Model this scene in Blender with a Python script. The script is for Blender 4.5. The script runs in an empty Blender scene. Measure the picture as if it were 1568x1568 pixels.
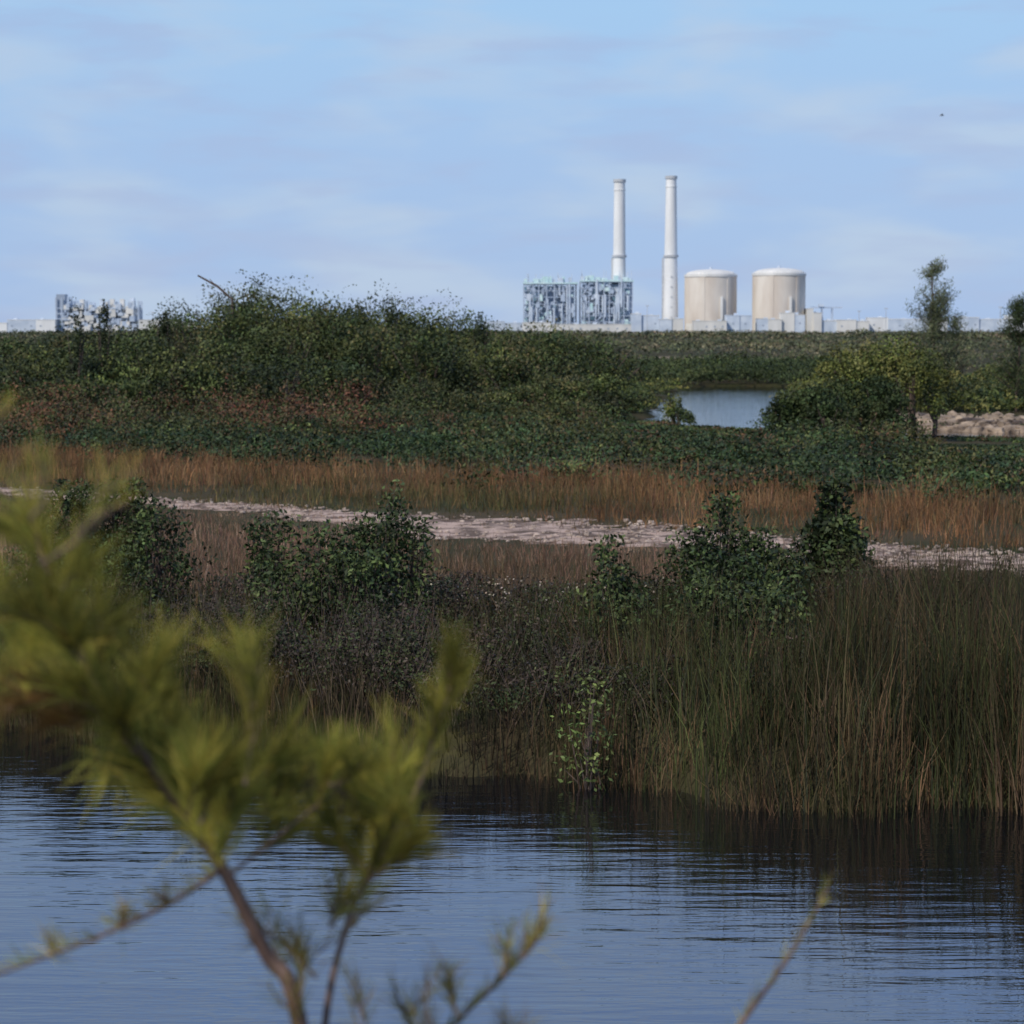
import bpy, math, numpy as np
from mathutils import Vector
R = np.random.RandomState(7)
F = 3702.0
def W(px, d):            # lateral metres of a bearing at a distance
    return (px-784.0)/F*d
scene = bpy.context.scene
# ------------------------------------------------------------------ materials
def new_mat(name):
    m = bpy.data.materials.new(name); m.use_nodes = True
    nt = m.node_tree; b = nt.nodes['Principled BSDF']; return m, nt, b
def leaf_mat(name, rough=0.55, trans=0.25, spec=0.3, scale=0.6):
    m, nt, b = new_mat(name); N = nt.nodes; L = nt.links
    a = N.new('ShaderNodeAttribute'); a.attribute_name = 'tint'
    tc = N.new('ShaderNodeTexCoord'); no = N.new('ShaderNodeTexNoise')
    no.inputs['Scale'].default_value = scale; no.inputs['Detail'].default_value = 3
    L.new(tc.outputs['Object'], no.inputs['Vector'])
    mr = N.new('ShaderNodeMapRange'); mr.inputs['From Min'].default_value = .3; mr.inputs['From Max'].default_value = .7
    mr.inputs['To Min'].default_value = .5; mr.inputs['To Max'].default_value = 1.4
    L.new(no.outputs['Fac'], mr.inputs['Value'])
    vm = N.new('ShaderNodeVectorMath'); vm.operation = 'SCALE'
    L.new(a.outputs['Color'], vm.inputs[0]); L.new(mr.outputs[0], vm.inputs['Scale'])
    L.new(vm.outputs[0], b.inputs['Base Color'])
    b.inputs['Roughness'].default_value = rough; b.inputs['Specular IOR Level'].default_value = spec
    if trans:
        t = N.new('ShaderNodeBsdfTranslucent'); L.new(vm.outputs[0], t.inputs['Color'])
        mx = N.new('ShaderNodeMixShader'); mx.inputs[0].default_value = trans
        L.new(b.outputs[0], mx.inputs[1]); L.new(t.outputs[0], mx.inputs[2])
        L.new(mx.outputs[0], N['Material Output'].inputs['Surface'])
    return m
def noisy_mat(name, c1, c2, scale=1.0, rough=0.8, detail=6, stretch=(1,1,1), bump=0.0, lo=.35, hi=.65, metal=0):
    m, nt, b = new_mat(name); N = nt.nodes; L = nt.links
    tc = N.new('ShaderNodeTexCoord'); mp = N.new('ShaderNodeMapping'); mp.inputs['Scale'].default_value = stretch
    no = N.new('ShaderNodeTexNoise'); no.inputs['Scale'].default_value = scale; no.inputs['Detail'].default_value = detail
    L.new(tc.outputs['Object'], mp.inputs[0]); L.new(mp.outputs[0], no.inputs['Vector'])
    cr = N.new('ShaderNodeValToRGB'); cr.color_ramp.elements[0].position = lo; cr.color_ramp.elements[1].position = hi
    cr.color_ramp.elements[0].color = (*c1, 1); cr.color_ramp.elements[1].color = (*c2, 1)
    L.new(no.outputs['Fac'], cr.inputs[0]); L.new(cr.outputs[0], b.inputs['Base Color'])
    b.inputs['Roughness'].default_value = rough; b.inputs['Metallic'].default_value = metal
    if bump:
        bp = N.new('ShaderNodeBump'); bp.inputs['Strength'].default_value = bump
        L.new(no.outputs['Fac'], bp.inputs['Height']); L.new(bp.outputs[0], b.inputs['Normal'])
    return m
M_leaf = leaf_mat('leaf', .6, 0, .2, .45); M_grass = leaf_mat('grass_blade', .75, 0, .1, .9)
M_needle = leaf_mat('casuarina_needle', .7, .4, .1, 6)
M_bark = noisy_mat('bark', (.05,.035,.028), (.13,.09,.07), 30, .85, stretch=(1,1,.3), bump=.4)
M_bark_red = noisy_mat('young_bark', (.08,.045,.035), (.19,.12,.09), 40, .7, stretch=(1,1,.3), bump=.3)
# ------------------------------------------------------------------ mesh helpers
def link(o, parent=None):
    scene.collection.objects.link(o)
    if parent: o.parent = parent
    return o
def quad_mesh(name, V, Fq, mats, col=None, mi=None, parent=None, smooth=False):
    V = np.asarray(V, np.float32).reshape(-1,3); Fq = np.asarray(Fq, np.int32).reshape(-1,4)
    me = bpy.data.meshes.new(name)
    me.vertices.add(len(V)); me.vertices.foreach_set('co', V.ravel())
    me.loops.add(Fq.size); me.loops.foreach_set('vertex_index', Fq.ravel())
    me.polygons.add(len(Fq)); me.polygons.foreach_set('loop_start', np.arange(0, Fq.size, 4, dtype=np.int32))
    me.polygons.foreach_set('loop_total', np.full(len(Fq), 4, np.int32))
    if not isinstance(mats, (list, tuple)): mats = [mats]
    for m in mats: me.materials.append(m)
    if mi is not None: me.polygons.foreach_set('material_index', np.asarray(mi, np.int32))
    me.polygons.foreach_set('use_smooth', np.full(len(Fq), bool(smooth)))
    me.update(calc_edges=True)
    if col is not None:
        at = me.color_attributes.new('tint', 'FLOAT_COLOR', 'POINT')
        c = np.ones((len(V),4), np.float32); c[:,:3] = col; at.data.foreach_set('color', c.ravel())
    return link(bpy.data.objects.new(name, me), parent)
class Acc:
    def __init__(s): s.V=[]; s.F=[]; s.C=[]; s.M=[]; s.n=0
    def add(s, V, Fq, C, m=0):
        V=np.asarray(V).reshape(-1,3); Fq=np.asarray(Fq).reshape(-1,4)
        s.V.append(V); s.F.append(Fq+s.n); s.C.append(np.broadcast_to(C,(len(V),3))); s.M.append(np.full(len(Fq),m)); s.n+=len(V)
    def build(s, name, mats, parent=None, smooth=False):
        return quad_mesh(name, np.concatenate(s.V), np.concatenate(s.F), mats, np.concatenate(s.C), np.concatenate(s.M), parent, smooth)
def unit(v): return v/np.maximum(np.linalg.norm(v,axis=-1,keepdims=True),1e-9)
def tnorm(n, k=1.7):
    v=R.normal(size=(n,3)); l=np.linalg.norm(v,axis=1,keepdims=True); return v*np.minimum(1,k/l)
def leaves(acc, P, size, C, up=.5, ratio=.5, m=0, droop=None):
    n=len(P); nrm=unit(R.normal(size=(n,3))+np.array([0,0,up])); t=R.normal(size=(n,3))
    if droop is not None: t=t+np.array([0,0,droop])
    t=unit(t-(t*nrm).sum(1,keepdims=True)*nrm); b=np.cross(nrm,t)
    s=(np.broadcast_to(size,(n,))*R.uniform(.65,1.3,n))[:,None]
    V=np.stack([P-t*s*.5, P+b*s*ratio*.5+t*s*.05, P+t*s*.5, P-b*s*ratio*.5+t*s*.05],1)
    acc.add(V, np.arange(4*n).reshape(n,4), np.repeat(C,4,0), m)
def pal(n, cols, wts=None, var=.25):
    cols=np.array(cols); k=R.choice(len(cols), n, p=wts); c=cols[k]
    return np.clip(c*R.uniform(1-var,1+var,(n,1))*R.uniform(.93,1.07,(n,3)),0,1)
def crown(acc, c, rad, K, n, leaf, cols, wts=None, var=.25, shell=.55, csz=.25, up=.5, ratio=.5, taper=0., m=0):
    """c: centre, rad: (rx,ry,rz); leaf clumps placed in an uneven ellipsoid"""
    rad=np.array(rad); d=unit(R.normal(size=(K,3))); d[:,2]=np.where(d[:,2]<-.3,-d[:,2],d[:,2])
    r=R.uniform(shell,1.05,(K,1))**.8*R.uniform(.8,1.12,(K,1))
    cc=d*r
    if taper: cc[:,:2]*= (1-taper*(cc[:,2:3]+1)/2)
    CC=np.array(c)+cc*rad
    k=R.randint(0,K,n); cs=csz*R.uniform(.6,1.3,(K,1))
    P=CC[k]+tnorm(n)*cs[k]*rad*np.array([1,1,.75])
    clumpcol=pal(K,cols,wts,var)
    C=clumpcol[k]*R.uniform(.75,1.25,(n,1))
    leaves(acc,P,leaf,C,up,ratio,m)
    return CC
def blades(acc, P, h, w, C, lean=.25, dirs=None, m=0):
    n=len(P); h=np.broadcast_to(h,(n,)); w=np.broadcast_to(w,(n,))
    a=R.uniform(0,2*np.pi,n); ld=np.stack([np.cos(a),np.sin(a),np.zeros(n)],1) if dirs is None else dirs
    le=(np.abs(R.normal(size=n))*lean)[:,None]*h[:,None]
    a2=R.uniform(0,np.pi,n); s=np.stack([np.cos(a2),np.sin(a2)*.5,np.zeros(n)],1)*w[:,None]*.5
    up=np.array([0,0,1.])
    p0=P; p1=P+ld*le*.35+up*h[:,None]*.55; p2=P+ld*le+up*(h[:,None]*np.sqrt(np.maximum(1-(le/h[:,None])**2*.5,.2)))
    V=np.stack([p0-s,p0+s,p1-s*.8,p1+s*.8,p2-s*.12,p2+s*.12],1)
    i=np.arange(n)[:,None]*6
    Fq=np.concatenate([i+np.array([[0,1,3,2]]),i+np.array([[2,3,5,4]])],0)
    acc.add(V,Fq,np.repeat(C,6,0),m)
def tube(acc, pts, rads, C=(.1,.08,.06), seg=6, m=0):
    pts=np.array(pts,float); n=len(pts); T=np.gradient(pts,axis=0); T=unit(T)
    ref=np.array([0.31,.9,.17]); A=unit(np.cross(T,ref)); B=np.cross(T,A)
    a=np.linspace(0,2*np.pi,seg,endpoint=False); rr=np.broadcast_to(rads,(n,))[:,None,None]
    V=pts[:,None]+rr*(np.cos(a)[None,:,None]*A[:,None]+np.sin(a)[None,:,None]*B[:,None])
    i,j=np.meshgrid(np.arange(n-1),np.arange(seg),indexing='ij'); j2=(j+1)%seg
    Fq=np.stack([i*seg+j,i*seg+j2,(i+1)*seg+j2,(i+1)*seg+j],-1).reshape(-1,4)
    acc.add(V,Fq,np.array(C),m)
def smooth_line(pts, n):
    pts=np.array(pts,float); t=np.linspace(0,len(pts)-1,n); out=[]
    for q in t:
        i=min(int(q),len(pts)-2); u=q-i
        p0=pts[max(i-1,0)];p1=pts[i];p2=pts[i+1];p3=pts[min(i+2,len(pts)-1)]
        out.append(.5*((2*p1)+(-p0+p2)*u+(2*p0-5*p1+4*p2-p3)*u*u+(-p0+3*p1-3*p2+p3)*u**3))
    return np.array(out)
def sstep(a,b,x):
    t=np.clip((x-a)/(b-a),0,1); return t*t*(3-2*t)
def wob(x,y,s=1.,k=0.):
    return (np.sin(x*1.3*s+k)+np.sin(y*1.7*s+1.3+k)+np.sin((x+y)*.83*s+2.1*k)+np.sin((x*2.3-y*1.9)*s+.7)*.6+np.sin((x*3.9+y*4.3)*s)*.35)/3.9
def dist_poly(x,y,P):
    best=np.full(np.shape(x),1e9); 
    for a,b in zip(P[:-1],P[1:]):
        dx,dy=b[0]-a[0],b[1]-a[1]; t=np.clip(((x-a[0])*dx+(y-a[1])*dy)/(dx*dx+dy*dy),0,1)
        d=np.hypot(x-a[0]-t*dx,y-a[1]-t*dy)-(a[2]+t*(b[2]-a[2])); best=np.minimum(best,d)
    return best
# ------------------------------------------------------------------ terrain
SHx=[-80,-20,-5.1,-2.5,-.6,1.2,2.6,10,30,80]; SHy=[40,27,24,22.8,21.6,20.6,19.9,19.6,21,32]
def shore(x): return np.interp(x,SHx,SHy)+.22*np.sin(x*2.1)+.12*np.sin(x*5.3+1)
CH1=[(4.8,104,2.6),(9,104,4.),(12,97,4.2),(16,91,4.4),(30,88,5),(70,84,8)]
CH2=[(9,104,2.8),(10.8,125,3.),(13.4,150,3.4),(15.8,168,3.6)]
PATH=[(-40,66),(-16,55),(-6.9,48.4),(-3.07,44.8),(.73,41.2),(2.8,39.9),(5.7,37.2),(7.6,35.9),(14,32.5),(30,28)]
PW=[.7,.7,.9,1.1,2.1,1.6,1.3,1.6,1.5,1.5]
PATH3=[(p[0],p[1],w) for p,w in zip(PATH,PW)]
def pond_d(x,y):
    return np.minimum(dist_poly(x,y,CH1),dist_poly(x,y,CH2))+wob(x,y,.6)*.7
def G(x,y):
    x=np.asarray(x,float); y=np.asarray(y,float); s=shore(x)
    bank=-.6+sstep(-1.2,1.2,y-s)*.95+sstep(1,7,y-s)*.2-.36*sstep(62,78,y)*(1-sstep(180,300,y))
    lev=2.3-2.9*sstep(2.5,9,y)
    h=np.where(y<(s+9)/2,np.maximum(lev,bank),bank)
    h=h+wob(x,y,.5)*.06*sstep(.5,4,y-s)
    h=h-.7*(1-sstep(-.8,1.0,pond_d(x,y)))
    h=h+sstep(170,700,y)*wob(x,y,.02)*.3
    return h
t=np.linspace(-1,1,421); tt=np.sign(t)*(np.abs(t)*.35+.65*np.abs(t)**3)
ys=np.concatenate([np.linspace(-40,10,30),np.linspace(10.3,60,190),np.linspace(60.6,200,190),np.geomspace(205,16000,70)])
X=tt[None,:]*(22+ys.clip(0)[:,None]*.9+ (ys[:,None]<0)*20); Y=np.repeat(ys[:,None],len(t),1); Z=G(X,Y)
n0,n1=X.shape; i,j=np.meshgrid(np.arange(n0-1),np.arange(n1-1),indexing='ij')
FQ=np.stack([i*n1+j,i*n1+j+1,(i+1)*n1+j+1,(i+1)*n1+j],-1).reshape(-1,4)
sand=(1-sstep(-.5,1.2,dist_poly(X,Y,PATH3)))*.3
strip=lambda x,y:y-(290+(x-35)*-.6+wob(x,y,.05)*8)
sand=np.maximum(sand,(1-sstep(8,22,np.abs(strip(X,Y))))*sstep(12,20,X)*(1-sstep(38,46,X)))
pd=dist_poly(X,Y,CH1)
sand=np.maximum(sand,sstep(13,16,X)*(1-sstep(2,11,pd))*sstep(90,94,Y)*.75)
gc=np.stack([sand,sand*0,sand*0],-1).reshape(-1,3)
mg,nt,b=new_mat('ground'); N=nt.nodes; L=nt.links
tc=N.new('ShaderNodeTexCoord'); at=N.new('ShaderNodeAttribute'); at.attribute_name='tint'
n1_=N.new('ShaderNodeTexNoise'); n1_.inputs['Scale'].default_value=.35; n1_.inputs['Detail'].default_value=8
n2_=N.new('ShaderNodeTexNoise'); n2_.inputs['Scale'].default_value=3; n2_.inputs['Detail'].default_value=8
L.new(tc.outputs['Object'],n1_.inputs['Vector']); L.new(tc.outputs['Object'],n2_.inputs['Vector'])
cr=N.new('ShaderNodeValToRGB'); e=cr.color_ramp.elements; e[0].position=.35; e[0].color=(.028,.035,.012,1); e[1].position=.65; e[1].color=(.065,.05,.028,1)
L.new(n1_.outputs['Fac'],cr.inputs[0])
cs=N.new('ShaderNodeValToRGB'); e=cs.color_ramp.elements; e[0].position=.35; e[0].color=(.15,.11,.075,1); e[1].position=.68; e[1].color=(.42,.33,.24,1)
L.new(n2_.outputs['Fac'],cs.inputs[0])
sp=N.new('ShaderNodeSeparateColor'); L.new(at.outputs['Color'],sp.inputs[0])
ad=N.new('ShaderNodeMath'); ad.operation='ADD'; L.new(sp.outputs[0],ad.inputs[0]); L.new(n2_.outputs['Fac'],ad.inputs[1])
mr=N.new('ShaderNodeMapRange'); mr.inputs['From Min'].default_value=.9; mr.inputs['From Max'].default_value=1.15; L.new(ad.outputs[0],mr.inputs['Value'])
mx=N.new('ShaderNodeMix'); mx.data_type='RGBA'; L.new(mr.outputs[0],mx.inputs['Factor']); L.new(cr.outputs[0],mx.inputs['A']); L.new(cs.outputs[0],mx.inputs['B'])
L.new(mx.outputs['Result'],b.inputs['Base Color']); b.inputs['Roughness'].default_value=.95; b.inputs['Specular IOR Level'].default_value=.1
bp=N.new('ShaderNodeBump'); bp.inputs['Strength'].default_value=.6; bp.inputs['Distance'].default_value=.1; L.new(n2_.outputs['Fac'],bp.inputs['Height']); L.new(bp.outputs[0],b.inputs['Normal'])
quad_mesh('ground',np.stack([X,Y,Z],-1),FQ,mg,gc,smooth=True)
# water
mw,nt,b=new_mat('water'); N=nt.nodes; L=nt.links
b.inputs['Base Color'].default_value=(.003,.004,.006,1); b.inputs['Roughness'].default_value=.02; b.inputs['IOR'].default_value=3.3
tc=N.new('ShaderNodeTexCoord'); hs=None
for sc,st,amp in ((1.0,(.5,2.6,1),1.),(3.2,(.4,2.4,1),.7),(9,(.5,2.2,1),.28)):
    mp=N.new('ShaderNodeMapping'); mp.inputs['Scale'].default_value=st; mp.inputs['Rotation'].default_value=(0,0,.06)
    no=N.new('ShaderNodeTexNoise'); no.inputs['Scale'].default_value=sc; no.inputs['Detail'].default_value=1.5
    L.new(tc.outputs['Object'],mp.inputs[0]); L.new(mp.outputs[0],no.inputs['Vector'])
    mu=N.new('ShaderNodeMath'); mu.operation='MULTIPLY'; mu.inputs[1].default_value=amp; L.new(no.outputs['Fac'],mu.inputs[0])
    if hs is None: hs=mu
    else:
        a_=N.new('ShaderNodeMath'); a_.operation='ADD'; L.new(hs.outputs[0],a_.inputs[0]); L.new(mu.outputs[0],a_.inputs[1]); hs=a_
bp=N.new('ShaderNodeBump'); bp.inputs['Strength'].default_value=1; bp.inputs['Distance'].default_value=.0082; L.new(hs.outputs[0],bp.inputs['Height']); L.new(bp.outputs[0],b.inputs['Normal'])
quad_mesh('water',[(-300,2,0),(300,2,0),(300,260,0),(-300,260,0)],[(0,1,2,3)],mw)
# path
pc=smooth_line([(p[0],p[1],w) for p,w in zip(PATH,PW)],260); v=np.linspace(-1,1,25)
tg=unit(np.gradient(pc[:,:2],axis=0)); nr=np.stack([-tg[:,1],tg[:,0]],1)
edge=1+.3*np.sin(np.arange(260)*.31)+.2*np.sin(np.arange(260)*.83)
XY=pc[:,None,:2]+nr[:,None]*(v[None,:,None]*(pc[:,2]*edge)[:,None,None])
pz=G(XY[...,0],XY[...,1])+.05*(1-np.abs(v)[None]**3)-.02+R.normal(size=XY.shape[:2])*.012
i,j=np.meshgrid(np.arange(259),np.arange(24),indexing='ij')
FP=np.stack([i*25+j,i*25+j+1,(i+1)*25+j+1,(i+1)*25+j],-1).reshape(-1,4)
M_path=noisy_mat('marl_gravel',(.10,.065,.045),(.44,.32,.26),2.2,.95,10,(1,1,1),.6,.42,.6)
quad_mesh('gravel_path',np.concatenate([XY,pz[...,None]],-1),FP,M_path,smooth=True)
def rocks(name, P, S, mat, flat=.6):
    base=np.array([(x,y,z) for z in(-1,0,1) for y in(-1,0,1) for x in(-1,0,1)],float); idx=lambda x,y,z:(z+1)*9+(y+1)*3+(x+1)
    fs=[]
    for a in(-1,0):
        for c in(-1,0):
            for s in(-1,1):
                q=[idx(s,a,c),idx(s,a+1,c),idx(s,a+1,c+1),idx(s,a,c+1)]; fs.append(q if s>0 else q[::-1])
                q=[idx(a,s,c),idx(a,s,c+1),idx(a+1,s,c+1),idx(a+1,s,c)]; fs.append(q if s>0 else q[::-1])
                q=[idx(a,c,s),idx(a+1,c,s),idx(a+1,c+1,s),idx(a,c+1,s)]; fs.append(q if s>0 else q[::-1])
    fs=np.array(fs); nb=unit(base)*.75+base*.22; acc=Acc(); n=len(P)
    V=nb[None]*(1+R.uniform(-.28,.28,(n,27,1)))*np.array([1,1,flat])*R.uniform(.7,1.3,(n,1,3))*np.asarray(S)[:,None,None]
    a=R.uniform(0,6.28,n); c_,s_=np.cos(a)[:,None],np.sin(a)[:,None]
    V=np.stack([V[...,0]*c_-V[...,1]*s_,V[...,0]*s_+V[...,1]*c_,V[...,2]],-1)+np.asarray(P)[:,None]
    Fq=(fs[None]+np.arange(n)[:,None,None]*27).reshape(-1,4)
    acc.add(V.reshape(-1,3),Fq,(1,1,1)); return acc.build(name,mat)
n=2600; k=R.randint(0,260,n); vv=R.uniform(-1.1,1.1,n); P=pc[k,:2]+nr[k]*(vv*pc[k,2])[:,None]+R.normal(size=(n,2))*.1
rocks('gravel',np.column_stack([P,G(P[:,0],P[:,1])+.03]),R.uniform(.012,.045,n)*R.uniform(.6,1.3,n),noisy_mat('limestone',(.18,.13,.10),(.5,.4,.33),1.5,.9))
n=4200; xs=R.uniform(13.5,32,n); yy=R.uniform(91,104,n); dd=pond_d(xs,yy)
keep=(dd>-.7)&(dd<R.exponential(2.2,n))
P=np.column_stack([xs,yy,np.maximum(G(xs,yy),-.05)+.05])[keep]
rocks('shore_rocks',P,R.uniform(.08,.36,len(P)),noisy_mat('coral_rock',(.07,.05,.04),(.38,.29,.21),1.2,.9,8),.7)
# ------------------------------------------------------------------ grasses
def tuss(n_t,xr,yr,fn_keep=None):
    x=R.uniform(*xr,n_t); y=R.uniform(*yr,n_t)
    if fn_keep is not None: k=fn_keep(x,y); x,y=x[k],y[k]
    return x,y
def grass_patch(acc,x,y,nb,spread,hfun,w,cols,wts=None,lean=.22,var=.3,m=0,alt=None,afreq=.5,hv=(.65,1.15)):
    nt_=len(x); tc_=pal(nt_,cols,wts,var)
    if alt is not None:
        f=sstep(0,.5,wob(x,y,afreq,2.2)+R.normal(size=nt_)*.2)[:,None]; tc_=tc_*(1-f)+pal(nt_,alt,None,var)*f
    tc_=tc_*(1+.35*wob(x,y,afreq*1.7,5.))[:,None]
    k=np.repeat(np.arange(nt_),nb)
    off=R.normal(size=(len(k),2))*spread; px=x[k]+off[:,0]; py=y[k]+off[:,1]
    h=hfun(px,py)*R.uniform(.5,1.1,len(k))*R.uniform(*hv,nt_)[k]
    d=np.column_stack([off/spread*.6+R.normal(size=off.shape)*.5,np.zeros(len(k))]); d=unit(d)
    C=tc_[k]*R.uniform(.6,1.35,(len(k),1))
    z=np.maximum(G(px,py),-.25)-.03
    blades(acc,np.column_stack([px,py,z]),np.maximum(h,.05),w*R.uniform(.7,1.3,len(k)),C,lean,d,m)
def dk(cols,f): return [(c[0]*f,c[1]*f,c[2]*f) for c in cols]
REED=dk([(.058,.062,.024),(.05,.062,.022),(.085,.065,.034),(.115,.072,.04),(.17,.13,.08),(.038,.043,.025)],.78)
def hreed(x,y):
    s=y-shore(x); u=x*21/np.maximum(y,5)
    base=np.interp(u,[-6,-4.4,-2.5,-1.5,-.6,0,.9,1.6,2.3,2.9,4.4,9],[.9,.9,.85,.75,.65,.65,.92,1.08,1.2,1.5,1.75,1.8])
    back=np.interp(u,[-6,-.6,2.3,3,6],[.95,.85,.85,1.05,1.2])
    base=base+(back-base)*sstep(1.8,3.5,s)
    grow=np.interp(s,[-.3,.8,2],[.65,.95,1]); far=np.interp(y,[25.5,30],[1,.4])
    return base*grow*far*(1+.3*wob(x,y,1.3)+.15*wob(x,y,3.1,1.))
acc=Acc()
x,y=tuss(8200,(-9,9),(18.8,30.5),lambda x,y:(y>shore(x)-.15)&((x*21/y>1.2)|(R.rand(len(x))<.5)|(y<shore(x)+1.)))
grass_patch(acc,x,y,13,.12,hreed,.011,REED,[.27,.25,.18,.12,.03,.15],.28,alt=dk([(.06,.045,.03),(.08,.055,.035),(.04,.038,.025)],.8),afreq=.9,hv=(.4,1.2),var=.42)
x,y=tuss(2200,(-9,9),(18.8,30),lambda x,y:(y>shore(x)-.3)&(y<shore(x)+.9))
grass_patch(acc,x,y,11,.1,lambda x,y:np.maximum(hreed(x,y)*.65,.3),.010,[(.12,.075,.042),(.075,.052,.027),(.05,.043,.022)],None,.35)
acc.build('reed_bed',M_grass)
# dry pinkish-brown grass in front of the path
acc=Acc()
pdist=lambda x,y:dist_poly(x,y,PATH3)
PX=[p[0] for p in PATH]; PY=[p[1] for p in PATH]
x,y=tuss(10500,(-18,13),(28,54),lambda x,y:(pdist(x,y)>-.1-R.exponential(.9,len(x)))&(y<np.interp(x,PX,PY)+1)&(np.abs(x)<y*.26+1))
grass_patch(acc,x,y,10,.16,lambda x,y:.13+.26*sstep(.2,5,pdist(x,y))+.08*wob(x,y,1.1),.010,dk([(.155,.09,.064),(.12,.072,.05),(.2,.135,.10),(.085,.066,.038)],1.55),[.35,.3,.15,.2],.35,alt=[(.08,.06,.033),(.12,.077,.05)],afreq=.6,hv=(.5,1.3))
acc.build('dry_grass',M_grass)
# rust-coloured grass behind the path
bandY=lambda x:np.interp(x,[-40,-12,0,10,30],[80,66,55.5,46.5,36])
acc=Acc()
x,y=tuss(13000,(-22,14),(30,76),lambda x,y:(pdist(x,y)>-.1-R.exponential(.6,len(x)))&(y>np.interp(x,PX,PY)-.3)&(y<bandY(x)+2.5+wob(x,y,.5)*3)&(np.abs(x)<y*.26+1))
grass_patch(acc,x,y,11,.25,lambda x,y:.14+.34*sstep(.0,3.5,pdist(x,y))+.22*wob(x,y,.7),.013,dk([(.19,.098,.045),(.145,.08,.042),(.21,.13,.07),(.10,.078,.036),(.13,.067,.042)],1.2),[.29,.26,.1,.18,.17],.38,alt=[(.085,.08,.032),(.125,.085,.04),(.06,.06,.025)],afreq=.28,hv=(.45,1.35))
acc.build('rust_grass',M_grass)
# ------------------------------------------------------------------ low green shrubs
acc=Acc(); G1=[(.03,.056,.02),(.045,.072,.024),(.035,.064,.028),(.075,.088,.028)]
n=2300; x=R.uniform(-28,26,n); y=R.uniform(36,100,n)
k=(y>bandY(x)+R.normal(size=n)*2.4)&(pond_d(x,y)>1.0)&(np.abs(x)<y*.25)
x,y=x[k],y[k]; print('low shrubs',len(x))
for a,c in zip(x,y):
    px=784+a/c*F; wv=float(wob(a,c,.45,1.)); g=float(G(a,c))
    h=R.uniform(.4,1.05)+.85*max(wv,0)*R.uniform(0,1.4)
    sl=.0415 if 930<px<1190 else (.0485 if px>1395 else 0)
    if sl: h=min(h,max(.13,(4-sl*c)-g))
    rr=R.uniform(.55,1.3)
    cc=[G1,[(.03,.05,.02),(.04,.065,.024)],[(.07,.085,.026),(.09,.082,.03),(.06,.075,.024)]][0 if abs(wv)<.25 else (1 if wv<0 else 2)]
    u=R.rand()
    if u<.10: cc=[(.12,.065,.035),(.09,.06,.03),(.07,.065,.028)]
    elif u<.35: cc=dk(cc,.55)
    elif u>.88: cc=dk(cc,1.35)
    crown(acc,(a,c,g+h*.3),(rr,rr,h*.6),12,int(155*rr),.08+c*.0006,cc,None,.45,.4,.28)
for px,d,yt,rr,n_ in ((1110,52,745,.45,500),(1200,54,722,.7,900),(1260,50,730,.7,900),(1320,51,740,.6,800),(1390,56,715,.8,900),(1500,52,725,.9,900),(1060,60,690,.6,500),(660,66,655,.8,700),(480,74,640,.8,700)):
    a=W(px,d); g=float(G(a,d)); zt=4-(yt-505)/F*d; h=zt-g
    crown(acc,(a,d,g+h*.5),(rr,rr,h*.5),16,n_,.1,[(.04,.07,.022),(.06,.085,.026),(.025,.045,.018)],None,.3,.4,.25)
acc.build('low_shrubs',M_leaf)
# reddish shrubs left
acc=Acc()
for q in range(280):
    c=R.uniform(74,97); a=R.uniform(-23,-2+(c-90)*.2); g=float(G(a,c)); h=R.uniform(.6,2.0); rr=R.uniform(.5,1.3)
    cc=[(.15,.06,.035),(.11,.06,.03),(.13,.075,.04)] if wob(a,c,.5,.4)+R.normal()*.25>.05 else [(.06,.075,.023),(.045,.056,.02),(.08,.07,.028)]
    crown(acc,(a,c,g+h*.4),(rr,rr,h*.6),10,170,.12,cc,None,.35,.4,.28)
acc.build('red_shrubs',M_leaf)
# ------------------------------------------------------------------ big thicket of trees
acc=Acc()
prof_px=[-300,-100,0,50,100,130,160,190,225,255,300,350,400,450,520,600,660,720,780,850,950,1040,1120]
prof_y =[510,505,518,520,504,510,504,508,488,480,455,445,436,440,457,460,472,480,496,508,523,538,563]
GT=[(.055,.076,.024),(.075,.094,.028),(.10,.11,.032),(.032,.048,.02),(.11,.10,.04)]
def tree(acc,x,y,ztop,rr,n,leaf,cols,wts,taper=.35,K=24,limbs=3):
    g=float(G(x,y)); H=ztop-g
    cz=g+H*.53; crown(acc,(x,y,cz),(rr,rr,H*.45),K,n,leaf,cols,wts,.42,.45,.26,.6,.5,taper)
    a=R.uniform(0,6.28)
    tube(acc,[(x,y,g-.1),(x+.1*np.cos(a),y,g+H*.3),(x+.25*np.cos(a),y+.1,g+H*.75)],[.1,.07,.03],m=1)
    for q in range(limbs):
        a=R.uniform(0,6.28); tube(acc,[(x,y,g+H*.2),(x+rr*.4*np.cos(a),y+rr*.4*np.sin(a),g+H*.5),(x+rr*.75*np.cos(a),y+rr*.75*np.sin(a),g+H*.8)],[.05,.035,.012],m=1,seg=4)
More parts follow.
